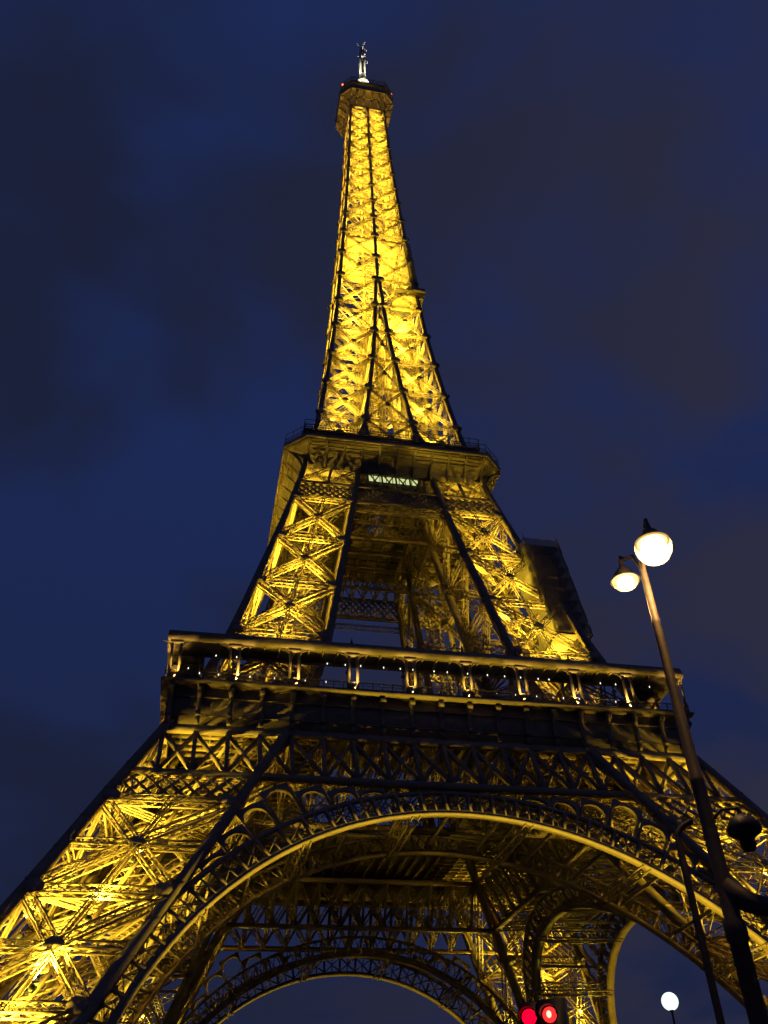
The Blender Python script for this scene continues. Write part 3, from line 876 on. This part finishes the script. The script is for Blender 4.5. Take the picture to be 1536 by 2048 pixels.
for i in range(len(lev4)-1):
    z = lev4[i]; w = W(z)-.3
    for zz, e in ((z, 0),):
        w = W(zz)-.3; P = [V3(-w, -w, zz), V3(w, -w, zz), V3(w, w, zz), V3(-w, w, zz)]
        mb.bar(P[0], P[2], .2, .3); mb.bar(P[1], P[3], .19, .28)
        for a in range(4): mb.bar((P[a]+P[(a+1) % 4])/2, (P[(a+1) % 4]+P[(a+2) % 4])/2, .22, .3)
DIA = mb
for i in range(len(lev4)-1):
    z = lev4[i]+.8; w = W(z)
    for q, (sx_, sy) in enumerate(((-.5, -.45), (.5, -.45), (.5, .4), (-.5, .4))):
        flood((sx_*w, sy*w, z), (0, 0, 1), 10500*(w/8)**1.6, up_, 150, .6)
# lift core from second floor to the cabin
mb = DIA
for sx_ in (-1.5, 1.5):
    for sy in (-1.5, 1.5): mb.bar((sx_, sy, 113), (sx_, sy, 270), .32, .32, (0, 1, 0))
for z in frange(115, 269, 2.2):
    for a in range(4):
        c_ = [(-1.5, -1.5), (1.5, -1.5), (1.5, 1.5), (-1.5, 1.5)]; p, q = c_[a], c_[(a+1) % 4]
        mb.bar((*p, z), (*q, z), .16, .2); mb.bar((*p, z), (*q, z+2.2), .09); mb.bar((*q, z+.05), (*p, z+2.15), .09)
mb.build('lift_core', IRON, up_)
mb = MB(); zi = 199.4; w = W(zi)
loft(mb, [sqr(w-1.2, zi-.4), sqr(w-1.0, zi), sqr(w-1.0, zi+.3), sqr(3, zi+.3), sqr(3, zi-.4)], True)
for k in range(4):
    P = [Vector(p) for p in sqr(w-1.1, zi+1.3)]; mb.bar(P[k], P[(k+1) % 4], .08)
mb.build('intermediate_platform', IRON_PLAIN, up_)

# ------------------------------------------------------------------ cabin, terrace and mast
cab = empty('summit_cabin', parent=tower)
A3, B3 = 8.15, 5.4
mb = MB()
loft(mb, [octa(5.0, 4.9, 269.2), octa(5.25, 5.0, 271.3), octa(6.2, 5.1, 273.4), octa(A3-.25, B3-.15, 274.8)])
for k in range(8):
    P0, P1 = [octa(5.1, 4.95, 270.5)[k], octa(6.2, 5.1, 273.3)[k]], octa(A3-.2, B3-.1, 274.75)[k]
    mb.bar(P0[0], P0[1], .3, .3); mb.bar(P0[1], P1, .3, .3)
for s_ in range(4):
    R = Matrix.Rotation(s_*math.pi/2, 3, 'Z')
    for x in (-3.4, -1.2, 1.2, 3.4): mb.bar(R @ Vector((x, -5.2, 271.0)), R @ Vector((x, -6.3, 273.3)), .16, .5, (1, 0, 0)); mb.bar(R @ Vector((x, -6.3, 273.2)), R @ Vector((x, -7.9, 274.6)), .16, .5, (1, 0, 0))
    mb.bar(R @ Vector((-5.1, -6.25, 273.2)), R @ Vector((5.1, -6.25, 273.2)), .3, .3)
mb.build('flared_soffit', IRON_PLAIN, cab)
mb = MB(); loft(mb, [octa(A3-.3, B3-.2, 274.75), octa(A3, B3, 274.7), octa(A3, B3, 275.1), octa(A3-.12, B3-.08, 275.15), octa(A3-.12, B3-.08, 278.6), octa(A3+.15, B3+.1, 278.7), octa(A3+.15, B3+.1, 279.1), octa(2, 1.5, 279.1)])
mb.build('cabin_wall', IRON_PLAIN, cab)
mb = MB(); rb = random.Random(11)
for z, t in ((279.4, .1), (280.3, .1), (281.6, .08), (282.4, .1)):
    P = octa(A3-.3, B3-.2, z)
    for k in range(8): mb.bar(P[k], P[(k+1) % 8], t)
for k in range(8):
    P, Q = Vector(octa(A3-.3, B3-.2, 279.1)[k]), Vector(octa(A3-.3, B3-.2, 279.1)[(k+1) % 8]); m = max(4, int((Q-P).length/.45))
    for i in range(m):
        c_ = P.lerp(Q, i/m); mb.bar(c_, c_+Vector((0, 0, 3.2 if i % 3 else rb.uniform(3.3, 4.6))), .07 if i % 3 else .12)
for i in range(26):
    a = rb.uniform(0, 6.28); r = rb.uniform(3.4, 6.2); h = rb.uniform(1.2, 4.2); x, y = r*math.cos(a), r*math.sin(a)
    mb.bar((x, y, 279.1), (x, y, 280.6+h), rb.uniform(.08, .35), rb.uniform(.1, .3), (0, 1, 0)); mb.box(x-.5, x+.4, y-.4, y+.4, 279.1, 279.1+h)
    if i % 3 == 0: mb.lathe((x, y, 279.4+h), [(0, -.4), (.5, -.2), (.6, 0), (0, .1)], 10)
mb.build('terrace_cage', IRON_PLAIN, cab)
mb = MB(); loft(mb, [octa(4.2, 3, 279.1), octa(4.2, 3, 282.2), octa(4.5, 3.2, 282.4), octa(4.5, 3.2, 282.9), octa(2.6, 1.6, 285.0), octa(2.1, 1.1, 288.5)])
mb.build('antenna_room', IRON_PLAIN, cab)
b1 = None
for x, y, z in ((-7.6, -5.4, 281.2), (7.7, -5.5, 280.4)):
    if b1 is None:
        mb = MB(); mb.lathe((0, 0, 0), [(.05, -.3), (.2, -.28), (.24, 0), (.18, .22), (0, .3)], 10); o = b1 = mb.build('beacon', REDDOT, cab)
    else: o = b1.copy(); COL.objects.link(o); o.parent = cab
    o.location = (x, y, z)
for k in range(4):
    R = Matrix.Rotation(k*math.pi/2, 3, 'Z')
    for x in (-2.5, 2.5): flood(R @ Vector((x, -W(263)-.9, 263)), R @ Vector((0, -.16, 1)), 1100, cab, 140, .6, col=(1, .62, .12))
ant = empty('antenna', parent=tower)
mb = MB()
mb.lathe((0, 0, 284), [(2.2, 0), (2.2, 6.5), (1.8, 6.8), (1.8, 11.2), (1.95, 11.4), (1.95, 12), (1.15, 13), (1.1, 17.2)], 12)
for z in frange(285.5, 294, 1.2):
    for k in range(8):
        a = k*math.pi/4+.2; r = 2.1 if z < 288.7 else 1.7
        mb.bar((math.cos(a)*r*.7, math.sin(a)*r*.7, z), (math.cos(a)*(r+.35), math.sin(a)*(r+.35), z+.4), .22, .5)
mb.build('mast_base', WHITEMAST, ant)
mb = MB()
for s in (-1, 1): mb.bar((s*.72, -.5, 300), (s*.62, -.5, 320.5), .42, .3, (0, 1, 0)); mb.bar((s*.72, .6, 300), (s*.62, .6, 320.5), .42, .3, (0, 1, 0))
for z in frange(300, 320, 1.4): mb.bar((-.7, .1, z), (.7, .1, z+.7), .12)
mb.build('mast', WHITEMAST, ant)
mb = MB(); mb.box(-.35, .35, -.2, .35, 300, 320); mb.build('mast_core', BLACK, ant)
mb = MB()
for z, ln, tilt in ((320.6, 1.9, 1.5), (314.0, 2.0, -.9)):
    for k in range(4):
        a = k*math.pi/2+.35; c_, s_ = math.cos(a), math.sin(a)
        mb.bar((0, 0, z), (c_*ln, s_*ln, z+tilt), .14, .18)
        for t in (.65, 1.0):
            x, y, zz = c_*ln*t, s_*ln*t, z+tilt*t; mb.bar((x-s_*.3, y+c_*.3, zz-.7), (x+s_*.3, y-c_*.3, zz+.7), .1)
    mb.bar((0, 0, z-.5), (0, 0, z+2.4), .9, .9, (0, 1, 0))
mb.build('aerial_arm', WHITEMAST, ant)
for k in range(4):
    a = k*math.pi/2+.5; spot((5.6*math.cos(a), 5.6*math.sin(a), 284.5), (-.2*math.cos(a), -.2*math.sin(a), 1), 34000, 44, col=(1, .90, .62), parent=ant, name='mast_beam')
for k, (x, y) in enumerate(((.6, -3.4), (2.6, -2.9))):
    fixture((x, y-2.2, 284.0), (0, .2, 1), ant, 1.5); spot((x, y-2.4, 283.6), (-.1, .9, .25), 1500, 130, col=(1, .95, .8), parent=ant, name='mast_beam')

# ------------------------------------------------------------------ floodlights on the ground that light the arches and the first floor's underside
for s in range(4):
    R = Matrix.Rotation(s*math.pi/2, 3, 'Z')
    for x in (-27, 27):
        v = R @ Vector((x, -34, 1.2)); d = R @ Vector((-x*.55, -3.0, 34))
        flood(v, d, 400, LEGS[0], 100, 1.6, name='ground_beam')

# ------------------------------------------------------------------ painters' scaffolds wrapped in netting
def scaffold(name, label, x0, x1, y0, y1, z0, z1, lean=(0, 0)):
    root = empty(name, ((x0+x1)/2, (y0+y1)/2, z0)); tag(root, label, 'scaffold')
    cx_, cy_ = (x0+x1)/2, (y0+y1)/2; hx, hy, h = (x1-x0)/2, (y1-y0)/2, z1-z0
    P = lambda x, y, t: Vector((x+lean[0]*t, y+lean[1]*t, t*h))
    net = MB(); n = 16; rr = random.Random(2)
    cols = []
    per = [(-hx, hy), (-hx, -hy), (hx, -hy), (hx, hy)]
    pts = []
    for (a, b) in zip(per, per[1:]+per[:1]):
        for i in range(10): pts.append((a[0]+(b[0]-a[0])*i/10, a[1]+(b[1]-a[1])*i/10))
    m = len(pts); vs = []; fs = []
    for j in range(n+1):
        for (x, y) in pts:
            f = 1+rr.uniform(-.012, .03); vs.append(P(x*f, y*f, j/n*.985+.015))
    for j in range(n):
        for i in range(m): a, b = j*m+i, j*m+(i+1) % m; fs.append((a, b, b+m, a+m))
    net.poly(vs, fs); net.build('netting', NET, root)
    d = MB()
    for k in range(int(h/2.2)+1):
        t = min(1, k*2.2/h)
        c_ = [P(x*.96, y*.96, t) for x, y in per]
        d.poly(c_+[c+Vector((0, 0, .12)) for c in c_], [(3, 2, 1, 0), (4, 5, 6, 7)]+[(i, (i+1) % 4, 4+(i+1) % 4, 4+i) for i in range(4)])
    d.build('deck', IRON_PLAIN, root)
    p = MB()
    for x, y in per:
        p.tube([P(x*.98, y*.98, 0), P(x*.98, y*.98, 1.03)], .07, 6)
    p.build('standard', BLACK, root)
    return root
w0, w1 = W(176), W(197)
flood((5.2, -W(161)+1.3, 161.5), unit(V3(.0, .06, 1)), 30000, up_, 75, name='hot_beam')
flood((6.6, -W(151)+2.2, 151.5), unit(V3(-.02, .1, 1)), 22000, up_, 70, name='hot_beam')
US = scaffold('scaffold', 'narrow netted scaffold round the upper right edge of the tower shaft, bright underneath', w0-.9, w0+.75, -w0-.6, -w0+5, 175.5, 197, lean=(w1-w0, w0-w1))
mb = MB(); mb.box(-5.2, 1.75, -3.9, 3.0, -.3, -.02); mb.box(1.75, 1.85, -3.9, 3.0, -.35, .9); mb.box(-1.0, 1.75, -4.0, -3.9, -.35, .9)
for k in range(5): mb.bar((-5.2+k*1.5, -3.1, -.36), (-5.2+k*1.5, 2.9, -.36), .12, .16)
mb.build('deck', IRON_PLAIN, US)
mb = MB(); rr = random.Random(4); vs = []; nx_, nz_ = 12, 12
for j in range(nz_+1):
    z = 163.5+12.0*j/nz_
    for i in range(nx_+1):
        x = 2.6+(W(z)-.9-2.6)*i/nx_; vs.append((x-US.location.x, -W(z)+3.4+rr.uniform(-.22, .22)-US.location.y, z-US.location.z))
m_ = len(vs); vs += [(x, y+.04, z) for x, y, z in vs]
mb.poly(vs, [(j*13+i, j*13+i+1, j*13+i+14, j*13+i+13) for j in range(nz_) for i in range(nx_)]+[(m_+j*13+i+13, m_+j*13+i+14, m_+j*13+i+1, m_+j*13+i) for j in range(nz_) for i in range(nx_)])
mb.build('tarpaulin', mat('pale_tarpaulin', (.55, .5, .4), .8, 0, .2, .8), US, True)
scaffold('scaffold', 'dark netted scaffold box standing out from the right leg above the first floor gallery', 22.2, 28.2, -25.6, -18.5, 74.5, 93.5, lean=(-2.6, 1.0))

# ------------------------------------------------------------------ street lamp
def at(az, el, d):
    a = math.radians(az); return Vector((CAM.x+d*math.sin(a), CAM.y+d*math.cos(a), CAM.z+d*math.tan(math.radians(el))))
PB = at(31.66, 0, 12); PB.z = 0
sl = empty('street_lamp', PB); tag(sl, 'tall street lamp with two lit lanterns on a tapering post, one glaring', 'street lamp')
mb = MB(); mb.lathe((0, 0, 0), [(.26, 0), (.26, .5), (.2, .6), (.17, 1.1), (.15, 1.15), (.112, 1.25), (.106, 4.3), (.13, 4.33), (.13, 4.5), (.098, 4.58), (.086, 6.2), (.089, 6.22), (.089, 6.28), (.08, 6.3), (.06, 8.6), (.066, 8.62), (.066, 8.68), (.056, 8.7), (.05, 9.7), (.0, 9.85)], 20)
mb.build('post', DARKPAINT, sl, True)
la = at(32.79, 34.64, 11.55)-PB; lb = at(30.28, 32.89, 12.4)-PB
hl = (la.z+lb.z)/2; la.z = lb.z = hl
def lantern(loc, power, es, big=False):
    m = MB(); m.lathe((0, 0, 0), [(.02, .46), (.035, .34), (.05, .26), (.11, .2), (.17, .1), (.215, .02), (.235, 0), (.225, -.005), (.2, .01), (.1, .1), (0, .12)], 24)
    h_ = m.build('lamp_shade', DARKPAINT, sl, True); h_.location = loc
    gm_ = mat('lamp_glass', (.9, .8, .6), .2, 0, 0, emit=(1, .52, .07), es=es*1.15)
    t = gm_.node_tree; ms = t.nodes.new('ShaderNodeMixShader'); tr = t.nodes.new('ShaderNodeBsdfTransparent'); ms.inputs[0].default_value = .5
    t.links.new(t.nodes['Principled BSDF'].outputs[0], ms.inputs[1]); t.links.new(tr.outputs[0], ms.inputs[2]); t.links.new(ms.outputs[0], t.nodes['Material Output'].inputs[0])
    k = 1.28 if big else 1
    prof = [(.20*k, .01), (.215*k, -.05*k), (.2*k, -.14*k), (.15*k, -.22*k), (.08*k, -.265*k), (0, -.28*k)] if big else [(.205, .01), (.19, -.05), (.145, -.105), (.08, -.135), (0, -.145)]
    g_ = MB(); g_.lathe((0, 0, 0), prof, 28); b_ = g_.build('lamp_glass', gm_, h_, True)
    c_ = MB(); r_ = .185 if big else .13; zc = -.09 if big else -.02
    c_.lathe((0, 0, zc), [(r_*math.sin(t), (r_ if big else .075)*math.cos(t)) for t in np.linspace(.02, 3.12, 14)], 20)
    c_.build('lamp_bulb', mat('lamp_bulb', (.9, .9, .8), .3, 0, 0, emit=(1, .86, .55), es=30), b_, True)
    l = bpy.data.lights.new('lamp_light', 'POINT'); l.energy = power; l.color = (1, .52, .15); l.shadow_soft_size = .14
    o = bpy.data.objects.new('lamp_light', l); COL.objects.link(o); o.parent = h_; o.location = (0, 0, -.5)
lantern(la, 140, 1.15, True); lantern(lb, 60, 1.2)
mb = MB(); t_ = Vector((0, 0, 9.7))
for e in (la, lb):
    k = Vector((e.x, e.y, 0)); mb.tube([t_+Vector((0, 0, -.25)), t_+k*.35+Vector((0, 0, .25)), t_+k*.8+Vector((0, 0, .35)), Vector((e.x, e.y, hl+.46))], .032, 8)
mb.build('arm', DARKPAINT, sl, True)
# lower bracket and the unlit bell lantern on the post
rt = Vector((math.cos(math.radians(31.66)), -math.sin(math.radians(31.66)), 0))
mb = MB(); mb.tube([Vector((0, 0, 4.95)), rt*.22+Vector((0, 0, 4.72)), rt*.55+Vector((0, 0, 4.58)), rt*1.2+Vector((0, 0, 4.5)), rt*1.7+Vector((0, 0, 4.5))], [.11, .125, .105, .09, .08], 12)
mb.build('bracket', DARKPAINT, sl, True)
e = at(33.56, 17.9, 12)-PB
mb = MB(); mb.tube([Vector((0, 0, e.z+.1)), rt*.2+Vector((0, 0, e.z+.26)), Vector((e.x, e.y, e.z+.24)), Vector((e.x, e.y, e.z+.14))], .022, 8)
mb.build('lantern_arm', DARKPAINT, sl, True)
mb = MB(); mb.lathe(e, [(.02, .17), (.07, .15), (.16, .09), (.21, .0), (.2, -.07), (.12, -.12), (.09, -.13), (.1, -.22), (.07, -.28), (0, -.3)], 20)
mb.build('bell_lantern', BLACK, sl, True)

# slim pole with a hooked top
p0_ = at(29.74, 0, 12.4); p0_.z = 0
o = empty('hooked_pole', p0_); tag(o, 'slim dark pole with a hooked top beside the tall street lamp', 'pole')
zt_ = 1.7+12.4*math.tan(math.radians(17.8))
mb = MB(); pts = [Vector((0, 0, 0)), Vector((0, 0, .9)), Vector((0, 0, zt_-.3)), Vector((0, 0, zt_))]
for k in range(1, 7):
    t = k/6*1.35; pts.append(rt*(.26*(1-math.cos(t)))*1.15+Vector((0, 0, zt_+.2*math.sin(t))))
mb.tube(pts, [.075, .05, .045]+[.036]*(len(pts)-3), 10); mb.build('shaft_tube', DARKPAINT, o, True)
mb = MB(); mb.lathe((0, 0, 0), [(.13, 0), (.13, .06), (.09, .3), (.06, .34)], 14); mb.build('base', DARKPAINT, o, True)

# white globe lamp far behind
p1_ = at(27.37, 0, 21); hz_ = 1.7+21*math.tan(math.radians(9.81)); p1_.z = 0
o = empty('globe_lamp', p1_); tag(o, 'round white glowing lamp low between tower legs', 'lamp')
mb = MB(); mb.lathe((0, 0, hz_), [(0, .165)]+[(.165*math.sin(t), .165*math.cos(t)) for t in np.linspace(.1, 3.0, 14)]+[(0, -.165)], 24)
mb.build('globe', mat('white_globe', (.9, .95, .9), .3, 0, 0, emit=(.76, 1, .80), es=1.35), o, True)
mb = MB(); mb.lathe((0, 0, 0), [(.1, 0), (.09, .8), (.03, 1.0), (.02, hz_-.18), (.05, hz_-.17), (.05, hz_-.14)], 12); mb.build('post', DARKPAINT, o, True)

# red traffic signal
dT = 14.5; p2_ = at(20.3, 0, dT); p2_.z = 0; hT = 1.7+dT*math.tan(math.radians(9.62))
o = empty('traffic_light', p2_); tag(o, 'black traffic light with two red lamps lit', 'traffic light')
o.rotation_euler.z = math.radians(-20.3)+math.radians(-12)
mb = MB(); mb.box(-.03, .34, .02, .3, hT-.75, hT+.2); mb.box(-.31, -.03, .05, .26, hT-.2, hT+.19); mb.build('housing', BLACK, o)
mb = MB(); mb.lathe((0, .3, 0), [(.07, 0), (.07, 1.2), (.05, 1.3), (.05, hT-.3)], 12); mb.build('post', DARKPAINT, o)
for x, y, r, es, cl_ in ((-.17, .05, .105, 2.2, (1, .0, .02)), (.13, .02, .10, 2.2, (1, .02, .02))):
    mb = MB(); n = 20; vs = [(x+r*math.cos(2*math.pi*k/n), y-.006, hT+r*math.sin(2*math.pi*k/n)) for k in range(n)]+[(x+r*.6*math.cos(2*math.pi*k/n), y-.035, hT+r*.6*math.sin(2*math.pi*k/n)) for k in range(n)]
    mb.poly(vs, [(k, (k+1) % n, n+(k+1) % n, n+k) for k in range(n)]+[tuple(range(n, 2*n))])
    lo = mb.build('red_lens', mat('red_lens', (.5, .02, .02), .2, 0, 0, emit=cl_, es=es), o, True)
    if x > 0:
        mb = MB(); mb.lathe((x, y-.05, hT), [(.034*math.sin(t), .045*math.cos(t)) for t in np.linspace(.02, 3.12, 10)], 16); mb.build('lamp_bulb', mat('red_lamp_bulb', (.9, .6, .5), .3, 0, 0, emit=(1, .5, .28), es=2.6), lo, True)
    mb = MB(); vs = []
    for k in range(11):
        t = math.pi*(-.05+1.1*k/10)
        for e_, rr_ in ((0, r+.015), (.17, r+.02)): vs.append((x+rr_*math.cos(t), y-e_, hT+rr_*math.sin(t)))
    mb.poly(vs, [(2*k, 2*k+1, 2*k+3, 2*k+2) for k in range(10)]); v_ = mb.build('visor', BLACK, o)
    sm = v_.modifiers.new('thickness', 'SOLIDIFY'); sm.thickness = .006
